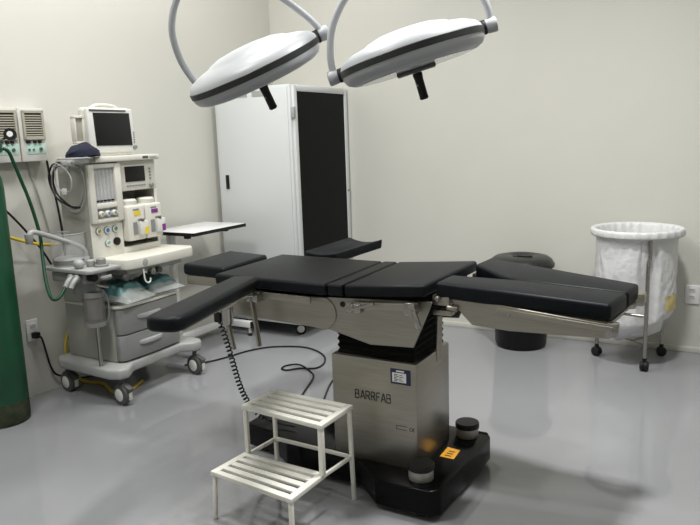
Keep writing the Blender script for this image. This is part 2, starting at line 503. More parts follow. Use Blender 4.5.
# ------------------------------------------------------------------ step stool
S = thing('step_stool', 'white painted metal two-step stool with slatted treads in front of the table base', 'step stool', (-1.43, 1.95, 0))
def tread(name, FL, FR, BR, BL, z, nslots):
    FL, FR, BR, BL = (Vector((p[0], p[1], 0)) for p in (FL, FR, BR, BL))
    def P(u, v):
        return FL.lerp(FR, u).lerp(BL.lerp(BR, u), v)
    b = MB()
    def quad(u0, u1, v0, v1, h=.016, dz=0):
        b.loft([[tuple(P(u, v) + Vector((0, 0, z - h + dz))) for u, v in ((u0, v0), (u1, v0), (u1, v1), (u0, v1))],
                [tuple(P(u, v) + Vector((0, 0, z + dz))) for u, v in ((u0, v0), (u1, v0), (u1, v1), (u0, v1))]])
    quad(0, .07, 0, 1, .017)
    quad(.93, 1, 0, 1, .017)
    n = nslots + 1
    gap = .088
    wd = (1 - gap * nslots) / n
    for i in range(n):
        v0 = i * (wd + gap)
        quad(.07, .93, v0, v0 + wd, .017 if i in (0, n - 1) else .010)
    return b.build(name, 'stoolwhite', S, .0022, 2)
uFL, uFR, uBR, uBL = (-1.622, 1.955), (-1.243, 1.920), (-1.238, 2.134), (-1.612, 2.145)
lFL, lFR, lBR, lBL = (-1.640, 1.782), (-1.258, 1.742), (-1.252, 1.950), (-1.625, 1.962)
tread('upper_tread', uFL, uFR, uBR, uBL, .380, 4)
tread('lower_tread', lFL, lFR, lBR, lBL, .188, 4)
def sleg(p, z0, z1, q=None, w=.015):
    q = q or p
    MB().bar((q[0], q[1], z0), (p[0], p[1], z1 + .007), w, w, up=(0, 1, 0)).build('leg', 'stoolwhite', S, .003)
sleg((-1.249, 2.122), 0, .358, (-1.244, 2.130))
sleg((-1.601, 2.133), 0, .358, (-1.606, 2.141))
sleg((-1.256, 1.935), .186, .358, w=.019)
sleg((-1.610, 1.966), .186, .358, w=.016)
sleg((-1.269, 1.754), 0, .166, (-1.264, 1.746))
sleg((-1.628, 1.794), 0, .166, (-1.634, 1.786))
for p0, p1 in (((-1.262, 1.95, .176), (-1.247, 2.124, .176)), ((-1.616, 1.96, .176), (-1.602, 2.135, .176)), ((-1.602, 2.135, .176), (-1.247, 2.124, .176))):
    MB().bar(p0, p1, .011, .015).build('side_rail' if p0[0] == p1[0] or abs(p0[0] - p1[0]) < .1 else 'rear_rail', 'stoolwhite', S, .003)

# ------------------------------------------------------------------ surgical lamps
def lamp(px, py, D, ang, tilt, label, spin, gimbal):
    """px,py: direction of the dome centre from the camera; D: distance; frame built in world space"""
    c = Vector((0, 0, 1.36)) + (r2 * (px - 350) / 700 - u2 * (py - 262.5) / 700 + fwd) * D
    v = (c - Vector((0, 0, 1.36))).normalized()
    e1 = (r2 * math.cos(R(ang)) + u2 * math.sin(R(ang)))
    e1 = (e1 - v * e1.dot(v)).normalized()
    n = e1.cross(v).normalized()
    if n.z < 0:
        n = -n
    n = (n * math.cos(R(tilt)) - v * math.sin(R(tilt))).normalized()
    e2 = n.cross(e1).normalized()
    Tm = Matrix((e1, e2, n)).transposed().to_4x4()
    Tm.translation = c
    root = thing('surgical_lamp', label, 'surgical lamp', c, 'ceiling surgical lamps')
    def mb():
        b = MB()
        b.T = Tm
        return b
    RA = .276
    mb().lathe([(RA, .010), (RA - .004, .024), (RA - .020, .040), (RA - .055, .055), (RA - .095, .064), (RA - .105, .066), (RA - .118, .074), (RA - .16, .086), (RA - .22, .092), (0, .094)], n=72).build('dome', 'lampwhite', root, sharp=60)
    mb().lathe([(RA + .001, -.012), (RA + .003, -.010), (RA + .003, .010), (RA + .001, .012)], n=72).build('rim_band', 'band', root)
    mb().lathe([(RA, -.010), (RA - .003, -.026), (RA - .014, -.043), (RA - .035, -.053), (RA - .06, -.055)], n=72).build('lower_shell', 'lampwhite', root, sharp=60)
    mb().lathe([(RA - .058, -.0555), (RA - .060, -.058), (.0, -.058)], n=72).build('lens', 'lens', root)
    hm = mb()
    hm.box(-.075, .075, -.045, .045, -.072, -.058)
    hb = hm.build('handle_mount', 'dgrey', root, .005)
    hd = mb()
    hd.lathe([(.017, -.074), (.019, -.080), (.0165, -.10), (.0165, -.165), (.018, -.17), (.012, -.176)], n=20)
    hd.build('handle', 'black', hb)
    hp = mb()
    hp.cyl((-.012, -.016, -.12), (-.012, -.019, -.12), .004, n=10)
    hp.build('handle_button', 'chrome', hb)
    # pivots and half-ring yoke
    for s in (-1, 1):
        if gimbal[0 if s < 0 else 1]:
            b = mb(); b.cyl((s * (RA - .012), 0, .006), (s * (RA + .012), 0, .006), .027)
            b.build('pivot_collar', 'rubber', root, .004)
            b = mb(); b.cyl((s * (RA + .010), 0, .006), (s * (RA + .052), 0, .006), .026, .029)
            b.build('pivot_knuckle', 'lampwhite', root, .006)
    # yoke arc: from pivot to pivot, in the plane spanned by e1 and a direction w near vertical
    rad = RA + .030
    pts = [c + e1 * (rad * a_) + n * (.006 + rad * b_) + v * d_ for a_, b_, d_ in spin]
    w = (pts[len(pts) // 2] - c).normalized()
    MB().tube(pts, .0135, 14, 8).build('yoke', 'lampwhite', root)
    topp = pts[len(pts) // 2]
    zc = ZC - topp.z
    MB().cyl(topp - w * .02, topp + w * .08, .03).build('yoke_hub', 'lampwhite', root, .006)
    q = topp + w * .10
    MB().tube([q - w * .02, q + w * .06, Vector((q.x, q.y, q.z + .16)), Vector((q.x, q.y, ZC - .05))], .026, 16, 6).build('drop_tube', 'lampwhite', root)
    MB().cyl((q.x, q.y, ZC - .05), (q.x, q.y, ZC), .09, .11, 32).build('ceiling_cup', 'lampwhite', root, .008)
    return root
lamp(254.5, 68, 2.78, 25.3, 4, 'left surgical lamp, white dome hanging lower with its left edge tipped steeply down', [(-.74, .06, .09), (-.80, .18, .08), (-.82, .50, .05), (-.72, .86, .02), (-.44, 1.16, 0), (-.04, 1.28, 0), (.34, 1.06, 0), (.66, .66, 0), (.90, .26, 0), (1, 0, 0)], (0, 1))
lamp(411.5, 53.5, 2.63, 18.5, -4, 'right surgical lamp, white dome with black handle hung nearer the room middle, lens edge showing', [(-1, 0, 0), (-.96, .28, 0), (-.82, .60, 0), (-.54, .88, 0), (-.18, 1.03, 0), (.18, 1.06, 0), (.60, .90, 0), (.90, .58, 0), (1.01, .24, 0), (1, 0, 0)], (1, 1))

# ------------------------------------------------------------------ tall cabinet
K = thing('equipment_cabinet', 'tall white metal cabinet with dark glass door in the room corner', 'cabinet', (-2.945, 4.2, 0))
x0, x1, y0, y1, z0, z1 = -3.255, -2.625, 3.85, 4.558, .10, 1.71
B(x0, x1, y0, y1, z0, z1).build('body', 'cabinet', K, .006)
p = B(x0 + .022, x1 - .018, y0 - .008, y0, z0 + .02, z1 - .012).build('side_panel', 'cabinet', K, .004)
for xs in ((-3.045, -2.965), (-2.925, -2.812)):
    B(xs[0], xs[1], y0 - .0095, y0 - .0075, z1 - .066, z1 - .030).build('vent_slot', 'slot', p)
B(-3.187, -3.160, y0 - .016, y0 - .007, 1.030, 1.127).build('recessed_handle', 'black', p, .003)
d = MB()
for a in ((y0 + .015, y0 + .050, z0 + .02, z1 - .01), (y1 - .040, y1 - .002, z0 + .02, z1 - .01), (y0 + .058, y1 - .045, z0 + .02, z0 + .07), (y0 + .058, y1 - .045, z1 - .045, z1 - .01)):
    d.box(x1 + .001, x1 + .022, *a)
dr = d.build('door', 'cabinet', K, .003)
B(x1 + .004, x1 + .014, y0 + .050, y1 - .040, z0 + .07, z1 - .045).build('door_glass', 'glassdoor', dr)
for z in (1.53, .35):
    B(x1 + .006, x1 + .028, y0 - .004, y0 + .020, z - .035, z + .035).build('hinge', 'slot', dr, .003)
MB().cyl((x1 + .020, y1 - .026, .974), (x1 + .028, y1 - .026, .974), .012).build('lock', 'chrome', dr, .002)
def castor(x, y, r, parent, wheel='rubber', hub='white', top=.1, w=.022, ang=0.0):
    f = MB().cyl((x, y, r * 1.2), (x, y, top), .012).box(x - .018, x + .018, y - .016, y + .016, r * 1.75, r * 2.05).build('caster', 'dgrey', parent)
    a = Vector((math.cos(ang), math.sin(ang), 0)) * w / 2
    c0 = Vector((x, y, r))
    MB().lathe([(r * .8, -w / 2), (r, -w / 2 + .004), (r, w / 2 - .004), (r * .8, w / 2)], c0, 28, a).build('wheel', wheel, f)
    MB().lathe([(r * .55, -w / 2 - .003), (r * .62, -w / 2), (r * .62, w / 2), (r * .55, w / 2 + .003)], c0, 24, a).build('hub', hub, f)
    return f
for x, y in ((-2.70, 3.96), (-3.19, 3.93), (-2.70, 4.47), (-3.19, 4.47)):
    castor(x, y, .042, K, 'rubber', 'white', .11, .026, R(-50))

# ------------------------------------------------------------------ overbed table behind the machine
O = thing('overbed_table', 'white laminate overbed table with black edge in front of the tall white cabinet', 'table', (-3.06, 3.42, 0))
ot = B(-3.255, -2.905, 3.165, 3.665, .797, .8205)
ot.bevel(.004)
tt = ot.build('table_top', 'laminate', O)
eb = MB()
for a in ((-3.258, -2.902, 3.162, 3.165), (-3.258, -2.902, 3.665, 3.668), (-3.258, -3.255, 3.162, 3.668), (-2.905, -2.902, 3.162, 3.668)):
    eb.box(*a, .798, .8185)
eb.build('edge_band', 'black', tt)
for y in (3.2, 3.56):
    B(-3.02, -2.985, y, y + .03, .775, .797).build('bracket', 'black', tt, .003)
B(-3.25, -3.212, 3.28, 3.33, .09, .797).build('post', 'white', O, .005)
B(-3.255, -3.210, 3.19, 3.815, .060, .104).build('base_spine', 'laminate', O, .005)
for y in (3.19, 3.773):
    l_ = B(-3.21, -3.0, y, y + .042, .060, .104).build('base_leg', 'laminate', O, .004)
    B(-3.0, -2.983, y - .001, y + .043, .059, .105).build('end_cap', 'black', l_, .003)
    MB().cyl((-3.02, y + .02, .018), (-3.02, y + .02, .062), .010).build('foot_stem', 'white', l_)
    MB().cyl((-3.02, y + .02, 0), (-3.02, y + .02, .02), .014).build('rubber_foot', 'rubber', l_)

# ------------------------------------------------------------------ anaesthesia machine
A = thing('anesthesia_machine', 'grey and cream anaesthesia trolley with flowmeters and two vaporizers by the left wall', 'anesthesia machine', (-3.06, 2.72, 0))
MB().prism([(-3.33, 2.46), (-3.28, 2.42), (-2.86, 2.395), (-2.80, 2.42), (-2.785, 2.47), (-2.845, 2.56), (-2.845, 2.92), (-2.78, 2.97), (-2.78, 3.03), (-2.82, 3.06), (-3.29, 3.05), (-3.33, 3.01)], 'z', .148, .206).build('base_plate', 'mgrey', A, .014, 3)
for x, y, an in ((-3.285, 2.475, -70), (-2.838, 2.455, -62), (-2.815, 3.00, -70), (-3.285, 3.00, -70)):
    f = castor(x, y, .056, A, 'dgrey', 'white', .152, .040, R(-97))
    t = Vector((.97, .12, 0)).normalized()
    if x > -3.5:
        MB().bar(Vector((x, y, .108)) + t * .01, Vector((x, y, .080)) + t * .062, .034, .030).build('brake_pedal', 'dgrey', f, .004)
        MB().bar(Vector((x, y, .070)) + t * .056, Vector((x, y, .030)) + t * .056, .022, .006, up=(1, 0, 0)).build('brake_tag', 'white', f, .001)
# cabinet body
B(-3.28, -2.90, 2.495, 2.955, .206, .512).build('lower_body', 'bodygrey', A, .012)
for i, (za, zb) in enumerate(((.216, .354), (.360, .500))):
    poly = [(-2.90, 2.50), (-2.872, 2.50), (-2.850, 2.53), (-2.842, 2.72), (-2.850, 2.92), (-2.872, 2.95), (-2.90, 2.95)]
    d = MB().prism(poly, 'z', za, zb).build('drawer', 'mgrey2', A, .006)
    zm = (za + zb) / 2 + .012
    hp = [(-2.846, 2.70 - .09), (-2.828, 2.70 - .06), (-2.822, 2.70), (-2.828, 2.76), (-2.846, 2.79)]
    MB().prism(hp, 'z', zm - .014, zm + .012).build('drawer_handle', 'mgrey', d, .006)
MB().prism([(-3.28, 2.495), (-2.88, 2.49), (-2.845, 2.52), (-2.835, 2.72), (-2.845, 2.93), (-2.88, 2.96), (-3.28, 2.96)], 'z', .504, .520).build('shelf', 'cream', A, .005)
B(-3.28, -3.13, 2.495, 2.955, .520, .700).build('rear_panel', 'bodygrey', A, .006)
MB().cyl((-2.945, 2.43, .205), (-2.945, 2.43, .44), .013).build('canister_pole', 'chrome', A)
# work top
wt = MB().prism([(-3.10, 2.525), (-2.86, 2.535), (-2.825, 2.55), (-2.808, 2.59), (-2.792, 2.80), (-2.80, 3.03), (-2.83, 3.06), (-3.10, 3.04)], 'z', .708, .766).build('work_top', 'cream', A, .008, 3)
MB().lathe([(.020, 0), (.020, .004), (.014, .006)], (-2.806, 2.665, .735), 24, (1, 0, 0)).build('badge', 'mgrey', wt)
MB().tube([(-2.812, 2.655, .700), (-2.806, 2.655, .64), (-2.800, 2.670, .622), (-2.800, 2.688, .63), (-2.802, 2.690, .645)], .0042).build('hook', 'white', wt)
B(-3.05, -2.86, 2.58, 3.00, .672, .700).build('under_tray', 'mgrey', A, .005)
for y in (2.56, 2.75, 2.80):
    MB().cyl((-2.87, y, .668), (-2.835, y, .668), .018).build('port', 'dgrey' if y != 2.75 else 'chrome', A, .004)
MB().cyl((-2.86, 2.93, .645), (-2.86, 2.93, .675), .012).build('socket', 'white', A, .003)
MB().cyl((-2.93, 3.055, .695), (-2.93, 3.085, .695), .012).build('rail_stub', 'dgrey', A, .003)
# tower
tw = MB()
tw.box(-3.215, -3.16, 2.494, 2.985, .70, 1.272)
tw.box(-3.16, -3.005, 2.494, 2.706, .748, 1.272)
tw.box(-3.16, -3.005, 2.706, 2.985, 1.105, 1.272)
tw.box(-3.16, -3.005, 2.968, 2.985, .748, 1.105)
tw.box(-3.16, -3.005, 2.706, 2.968, .748, .800)
tw.build('tower', 'bodygrey', A)
B(-3.007, -3.000, 2.494, 2.710, .75, .960).build('gauge_panel', 'cream', A, .003)
B(-3.007, -3.000, 2.710, 2.984, 1.108, 1.270).build('display_panel', 'cream', A, .003)
B(-3.007, -3.001, 2.967, 2.986, .75, 1.106).build('side_trim', 'cream', A, .002)
B(-3.01, -3.000, 2.706, 2.968, .752, .80).build('lower_trim', 'cream', A, .003)
B(-3.22, -2.965, 2.488, 2.995, 1.272, 1.302).build('top_shelf', 'cream', A, .006)
B(-2.9655, -2.963, 2.865, 2.905, 1.281, 1.294).build('badge', 'dgrey', A)
B(-2.9655, -2.963, 2.915, 2.970, 1.283, 1.291).build('badge', 'mgrey', A)
B(-2.9655, -2.9635, 2.492, 2.535, 1.274, 1.300).build('shelf_socket', 'mgrey2', A)
ff = MB()
for a in ((2.494, 2.532, .955, 1.264), (2.668, 2.710, .955, 1.264), (2.532, 2.668, 1.242, 1.264), (2.532, 2.668, 1.030, 1.058), (2.532, 2.668, .955, .974)):
    ff.box(-3.005, -2.978, *a)
fl = ff.build('flowmeter_frame', 'cream', A, .004)
B(-3.004, -2.998, 2.532, 2.668, .974, 1.030).build('knob_recess', 'mgrey', fl)
B(-3.003, -2.996, 2.532, 2.668, 1.058, 1.242).build('tube_backing', 'frost', fl)
for i in range(5):
    y = 2.550 + i * .025
    MB().cyl((-2.990, y, 1.060), (-2.990, y, 1.240), .0065, n=12).build('flow_tube', 'clear', fl)
    MB().cyl((-2.990, y, 1.066), (-2.990, y, 1.074), .0085, n=10).build('float', 'black', fl)
for y, m_ in ((2.556, 'gaugeolive'), (2.600, 'gaugeblue'), (2.644, 'gaugegreen')):
    k = MB().cyl((-2.998, y, 1.002), (-2.970, y, 1.002), .016, .014, 20).build('flow_knob', 'white', fl, .003)
    MB().cyl((-2.970, y, 1.002), (-2.969, y, 1.002), .008).build('knob_cap', m_, k)
def gauge(y, z, m_):
    g = MB().lathe([(.021, 0), (.022, .004), (.019, .008)], (-3.0, y, z), 28, (1, 0, 0)).build('pressure_gauge', 'mgrey2', A)
    MB().lathe([(.018, .0075), (.018, .009)], (-3.0, y, z), 24, (1, 0, 0)).build('gauge_face', 'paper', g)
    MB().lathe([(.013, .0085), (.013, .0097)], (-3.0, y, z), 24, (1, 0, 0)).build('gauge_band', m_, g)
    MB().bar((-2.990, y - .006, z - .004), (-2.990, y + .008, z + .005), .001, .003).build('needle', 'ink', g)
gauge(2.541, .911, 'gaugeolive')
gauge(2.597, .910, 'gaugeblue')
gauge(2.653, .912, 'gaugegreen')
gauge(2.596, .842, 'mint')
MB().lathe([(.022, 0), (.022, .010), (.012, .014)], (-3.0, 2.656, .842), 24, (1, 0, 0)).build('selector_knob', 'black', A)
dp = B(-3.0, -2.996, 2.757, 2.902, 1.155, 1.240).build('display', 'screen', A, .002)
for z in (1.221, 1.203, 1.185, 1.166):
    MB().cyl((-3.0, 2.942, z), (-2.996, 2.942, z), .006, n=12).build('display_button', 'mgrey2', A)
for i in range(7):
    B(-3.0, -2.996, 2.764 + i * .0205, 2.778 + i * .0205, 1.130, 1.137).build('display_button', 'mgrey2', A)
MB().cyl((-3.0, 2.944, 1.128), (-2.984, 2.944, 1.128), .0145, .012, 20).build('display_knob', 'mgrey2', A, .002)
# vaporizers
for y, lm, tm in ((2.776, 'yellow', 'yellow'), (2.908, 'purple', 'purple')):
    v = B(-3.10, -2.955, y - .062, y + .062, .832, 1.028).build('vaporizer', 'cream', A, .012, 3)
    if lm == 'yellow':
        v['label'] = 'vaporizer with yellow labels'
    else:
        v['label'] = 'vaporizer with purple labels'
    MB().lathe([(.048, 1.026), (.050, 1.032), (.050, 1.052), (.042, 1.060), (0, 1.061)], (-3.02, y, 0), 32).build('dial', 'cream', v)
    B(-2.956, -2.9535, y - .022, y + .028, .972, .994).build('agent_label', lm, v)
    B(-2.956, -2.9535, y - .026, y + .018, 1.000, 1.008).build('agent_text', 'mgrey2', v)
    B(-2.957, -2.930, y + .002, y + .060, .862, .940).build('filler_block', 'white', v, .006)
    B(-2.931, -2.9285, y + .030, y + .056, .866, .904).build('filler_label', tm, v)
    MB().cyl((-2.945, y + .020, .936), (-2.945, y + .020, .952), .018).build('filler_cap', 'chrome', v, .003)
    B(-2.957, -2.951, y - .032, y - .004, .865, .935).build('level_window', 'mgrey2', v)
# breathing block on the left
bt = MB().prism([(-3.22, 2.355), (-3.17, 2.33), (-2.86, 2.322), (-2.835, 2.345), (-2.835, 2.525), (-3.0, 2.525), (-3.0, 2.492), (-3.22, 2.492)], 'z', .724, .744).build('breathing_block', 'mgrey', A, .005)
B(-3.16, -2.90, 2.345, 2.49, .665, .722).build('block_body', 'mgrey2', bt, .012)
MB().cyl((-2.99, 2.42, .605), (-2.99, 2.42, .668), .070, .068, 28).build('canister_lid', 'mgrey2', bt, .006)
cn = MB().lathe([(.050, .440), (.055, .450), (.055, .606), (.051, .606), (.051, .452), (.044, .446)], (-2.945, 2.42, 0), 32).build('canister', 'smoke', A)
MB().cyl((-2.945, 2.42, .470), (-2.945, 2.42, .575), .040, n=28).build('absorbent', 'pinkgrey', cn)
MB().lathe([(.058, .432), (.058, .452), (.040, .456)], (-2.945, 2.42, 0), 32).build('canister_base', 'mgrey2', cn)
MB().lathe([(.058, .588), (.058, .614)], (-2.945, 2.42, 0), 32).build('canister_collar', 'mgrey2', cn)
MB().tube([(-2.893, 2.455, .45), (-2.883, 2.46, .50), (-2.883, 2.46, .56), (-2.893, 2.455, .60)], .004).build('canister_bail', 'mgrey2', cn)
MB().bar((-2.90, 2.41, .655), (-2.845, 2.44, .640), .018, .012).build('latch', 'chrome', bt, .004)
MB().cyl((-2.90, 2.37, .700), (-2.855, 2.372, .700), .020).build('block_port', 'black', bt, .004)
MB().tube([(-2.86, 2.40, .700), (-2.835, 2.41, .695), (-2.815, 2.44, .70)], .012).build('block_handle', 'mgrey2', bt)
MB().tube([(-3.11 + .087 * math.cos(2 * PI * k / 24), 2.43 + .087 * math.sin(2 * PI * k / 24), .912) for k in range(25)], .0028, 8, 1).build('dome_rim', 'mgrey', bt)
dome = MB().lathe([(.088, .742), (.088, .775), (.088, .900), (.084, .912), (.080, .912), (.084, .898), (.084, .745)], (-3.11, 2.43, 0), 36).build('bellows_dome', 'clear', bt)
MB().lathe([(.080, .745), (.082, .752), (.074, .758), (.082, .764), (.082, .772), (.066, .786), (0, .790)], (-3.11, 2.43, 0), 36).build('breathing_bellows', 'mgrey', dome)
MB().cyl((-3.11, 2.43, .752), (-3.11, 2.43, .776), .0835, n=36).build('bellows_band', 'black', dome)
arm_ = MB().tube([(-3.035, 2.475, .742), (-3.035, 2.475, .800), (-3.038, 2.462, .828), (-3.045, 2.43, .852), (-3.05, 2.32, .902), (-3.06, 2.22, .944), (-3.06, 2.185, .950), (-3.06, 2.172, .936)], .013, 12).build('bag_arm', 'mgrey', bt)
MB().cyl((-3.06, 2.17, .895), (-3.06, 2.17, .945), .016, .022).build('arm_elbow', 'mgrey2', arm_, .003)
MB().cyl((-3.035, 2.475, .742), (-3.035, 2.475, .785), .020).build('arm_socket', 'mgrey', arm_, .003)
MB().ball((-2.955, 2.36, .768), .028, .028, .026).build('pressure_knob', 'mgrey', bt)
MB().lathe([(.016, .742), (.022, .750), (.022, .775), (.014, .780)], (-2.95, 2.43, 0), 20).build('valve', 'mgrey', bt)
MB().lathe([(.036, .742), (.036, .752), (.024, .756), (.024, .782), (.020, .786)], (-2.90, 2.455, 0), 28).build('valve', 'mgrey2', bt)
for x, y in ((-2.985, 2.335), (-2.94, 2.332)):
    e = MB().tube([(x, y + .01, .700), (x + .01, y - .015, .700), (x + .012, y - .035, .688), (x + .010, y - .055, .660)], .013, 12).build('hose_port', 'mgrey', bt)
    MB().lathe([(.018, 0), (.020, .004), (.020, .018), (.016, .022)], (x, y + .004, .700), 20, (.2, -1, 0)).build('port_ring', 'mgrey', e)

# packed breathing circuits in clear bags on the shelf
def pillow(name, c, a, b, h, m, parent=None, seed=1, droop=0.0, rot=0):
    rnd = random.Random(seed)
    nx, ny = 22, 14
    mb_ = MB()
    top, bot = [], []
    cr, sr = math.cos(rot), math.sin(rot)
    ph = [rnd.uniform(0, 6) for _ in range(4)]
    for i in range(nx):
        for j in range(ny):
            u, v = -1 + 2 * i / (nx - 1), -1 + 2 * j / (ny - 1)
            e = max(0, (1 - abs(u) ** 3)) ** .6 * max(0, (1 - abs(v) ** 3)) ** .6
            wr = .09 * math.sin(5 * u + 3 * v + ph[0]) + .08 * math.sin(9 * v - 4 * u + ph[1]) + .1 * math.sin(14 * u + ph[2])
            zt = h * e * (1 + wr)
            X, Y = a * u, b * v
            xx, yy = c[0] + X * cr - Y * sr, c[1] + X * sr + Y * cr
            dz = -droop * max(0, u) ** 2
            top.append((xx, yy, c[2] + .4 * h + zt * .6 + dz))
            bot.append((xx, yy, c[2] + .4 * h - .4 * h * e + dz))
    n = nx * ny
    fs = []
    for i in range(nx - 1):
        for j in range(ny - 1):
            q = (i * ny + j, (i + 1) * ny + j, (i + 1) * ny + j + 1, i * ny + j + 1)
            fs.append(q)
            fs.append(tuple(n + k for k in reversed(q)))
    ring = [i * ny for i in range(nx)] + [(nx - 1) * ny + j for j in range(1, ny)] + [i * ny + ny - 1 for i in range(nx - 2, -1, -1)] + [j for j in range(ny - 2, 0, -1)]
    for k in range(len(ring)):
        p, q = ring[k], ring[(k + 1) % len(ring)]
        fs.append((p, p + n, q + n, q))
    mb_.add(top + bot, fs)
    return mb_.build(name, m, parent, sharp=80)
g = thing('plastic_bag', 'crumpled clear bag with teal contents on the left of the machine shelf', 'bag', (-2.93, 2.61, .521), 'packed circuits on the machine shelf')
pillow('wrapping', (-2.93, 2.605, .521), .130, .118, .078, 'clearbag', g, 2, .012, .12)
pillow('contents', (-2.96, 2.605, .539), .105, .104, .092, 'teal', g, 5, 0, .12)
g = thing('plastic_bag', 'flatter clear bag with teal contents on the right of the machine shelf', 'bag', (-2.94, 2.85, .521), 'packed circuits on the machine shelf')
pillow('wrapping', (-2.935, 2.855, .521), .125, .112, .066, 'clearbag', g, 8, .0, -.1)
pillow('contents', (-2.965, 2.855, .539), .098, .100, .084, 'teal', g, 9, 0, -.1)

# ------------------------------------------------------------------ monitor on the machine
m = thing('patient_monitor', 'boxy white patient monitor with dark screen on top of the anaesthesia trolley', 'monitor', (-3.10, 2.71, 1.302))
hs = MB().prism([(2.565, 1.318), (2.880, 1.318), (2.872, 1.548), (2.862, 1.560), (2.575, 1.560), (2.562, 1.548)], 'x', -3.095, -3.045)
hs.build('housing', 'cream', m, .010, 3)
B(-3.10, -3.03, 2.60, 2.85, 1.302, 1.320).build('foot', 'cream', m, .004)
bz = MB().prism([(2.563, 1.318), (2.882, 1.318), (2.868, 1.553), (2.560, 1.556)], 'x', -3.046, -3.020).build('bezel', 'white', m, .008, 3)
MB().prism([(2.602, 1.358), (2.850, 1.356), (2.842, 1.530), (2.594, 1.531)], 'x', -3.021, -3.017).build('screen', 'screen', m, .001)
MB().prism([(2.572, 1.538), (2.820, 1.538), (2.820, 1.546), (2.572, 1.548)], 'x', -3.021, -3.018).build('alarm_light', 'dgrey', m)
for i in range(5):
    MB().cyl((-3.021, 2.866, 1.425 - i * .013), (-3.017, 2.866, 1.425 - i * .013), .0042, n=10).build('key', 'mgrey2', m)
MB().cyl((-3.021, 2.862, 1.345), (-3.004, 2.862, 1.345), .011, n=20).build('knob', 'mgrey2', m, .002)
MB().tube([(-3.07, 2.62, 1.552), (-3.07, 2.645, 1.566), (-3.07, 2.68, 1.572), (-3.07, 2.74, 1.572), (-3.07, 2.785, 1.566), (-3.07, 2.81, 1.552)], .010).build('carry_handle', 'cream', m)
sb = MB()
for a in ((2.500, 2.564, 1.372, 1.384), (2.500, 2.564, 1.502, 1.516), (2.500, 2.508, 1.384, 1.502), (2.552, 2.564, 1.384, 1.502)):
    sb.box(-3.085, -3.050, *a)
sb.box(-3.085, -3.075, 2.508, 2.552, 1.384, 1.502)
sb_o = sb.build('module_bay', 'cream', m, .003)
B(-3.075, -3.060, 2.509, 2.551, 1.385, 1.501).build('module', 'beige', sb_o, .003)

# clear dish on a bracket at the left end of the shelf, cloth lying on it
dsh = MB().lathe([(.030, 1.258), (.060, 1.266), (.078, 1.284), (.084, 1.300), (.080, 1.300), (.074, 1.287), (.057, 1.270), (.0, 1.263)], (-3.0, 2.440, 0), 36).build('clear_dish', 'clear', A)
MB().bar((-3.10, 2.50, 1.258), (-3.0, 2.44, 1.257), .020, .008).build('dish_bracket', 'mgrey', A, .002)
MB().tube([(-3.0 + .083 * math.cos(2 * PI * k / 24), 2.44 + .083 * math.sin(2 * PI * k / 24), 1.300) for k in range(25)], .004, 8, 1).build('dish_rim', 'mgrey', dsh)
# navy cloth and the clear hose coil under it
cl = MB()
grid = []
for i in range(26):
    u = i / 25
    y = 2.374 + .200 * u
    row = []
    for j in range(16):
        v = -1 + 2 * j / 15
        hgt = .062 * max(0, 1 - abs((u - .52) / .56) ** 1.7) * (1 - .55 * abs(v) ** 2.2) + .006
        wdt = .064 * max(.12, 1 - abs(2 * u - 1) ** 2.4)
        z = 1.3085 + hgt + .005 * math.sin(13 * u + 4 * v) * (1 - v * v)
        row.append((-2.978 + v * wdt, y + .006 * math.sin(7 * v), z))
    grid.append(row)
top = [p for r_ in grid for p in r_]
bot = [(p[0], p[1], max(1.3045, p[2] - .030)) for p in top]
n = len(top)
fs = []
for i in range(25):
    for j in range(15):
        q = (i * 16 + j, (i + 1) * 16 + j, (i + 1) * 16 + j + 1, i * 16 + j + 1)
        fs += [q, tuple(n + k for k in reversed(q))]
ring = [i * 16 for i in range(26)] + [25 * 16 + j for j in range(1, 16)] + [i * 16 + 15 for i in range(24, -1, -1)] + [j for j in range(14, 0, -1)]
for k in range(len(ring)):
    p, q = ring[k], ring[(k + 1) % len(ring)]
    fs.append((p, p + n, q + n, q))
cl.add(top + bot, fs)
tag(cl.build('folded_cloth', 'navy', None, sharp=80), 'navy blue folded cloth heaped left of the monitor on the machine top', 'cloth')
# hook and hanging leads
hk = MB().bar((-3.12, 2.50, 1.262), (-3.08, 2.365, 1.262), .014, .008).build('lead_hook', 'mgrey2', A, .003)
def loop(name, m_, pts, r, label):
    return tag(MB().tube(pts, r, 8, 8).build(name, m_, None), label, 'cable', 'leads hanging beside the machine tower')
loop('hanging_lead', 'mgrey2', [(-3.10, 2.44, 1.280), (-3.19, 2.462, 1.255), (-3.235, 2.47, 1.20), (-3.235, 2.474, 1.12), (-3.17, 2.476, 1.05), (-3.08, 2.476, 1.036), (-3.02, 2.474, 1.08), (-2.985, 2.470, 1.17), (-3.005, 2.464, 1.25), (-3.07, 2.462, 1.278), (-3.15, 2.455, 1.27), (-3.20, 2.450, 1.19), (-3.16, 2.452, 1.09), (-3.09, 2.455, 1.045), (-3.05, 2.46, 1.05)], .0040, 'grey lead hanging in the widest loops left of the machine tower')
loop('hanging_lead', 'black', [(-3.09, 2.42, 1.282), (-3.14, 2.432, 1.27), (-3.18, 2.436, 1.20), (-3.175, 2.438, 1.13), (-3.12, 2.44, 1.08), (-3.05, 2.44, 1.046), (-3.00, 2.44, 1.05), (-3.07, 2.434, 1.055), (-3.16, 2.428, 1.10), (-3.20, 2.424, 1.19), (-3.16, 2.416, 1.26), (-3.10, 2.405, 1.278)], .0048, 'black lead hanging in a narrow loop left of the machine tower')
loop('hanging_lead', 'grey_hose', [(-3.085, 2.385, 1.276), (-3.10, 2.388, 1.24), (-3.10, 2.390, 1.17), (-3.06, 2.392, 1.130), (-3.00, 2.392, 1.140), (-2.985, 2.390, 1.20), (-3.02, 2.386, 1.25), (-3.07, 2.378, 1.278)], .0034, 'thin short lead with a white clip hanging inside the larger lead loops')
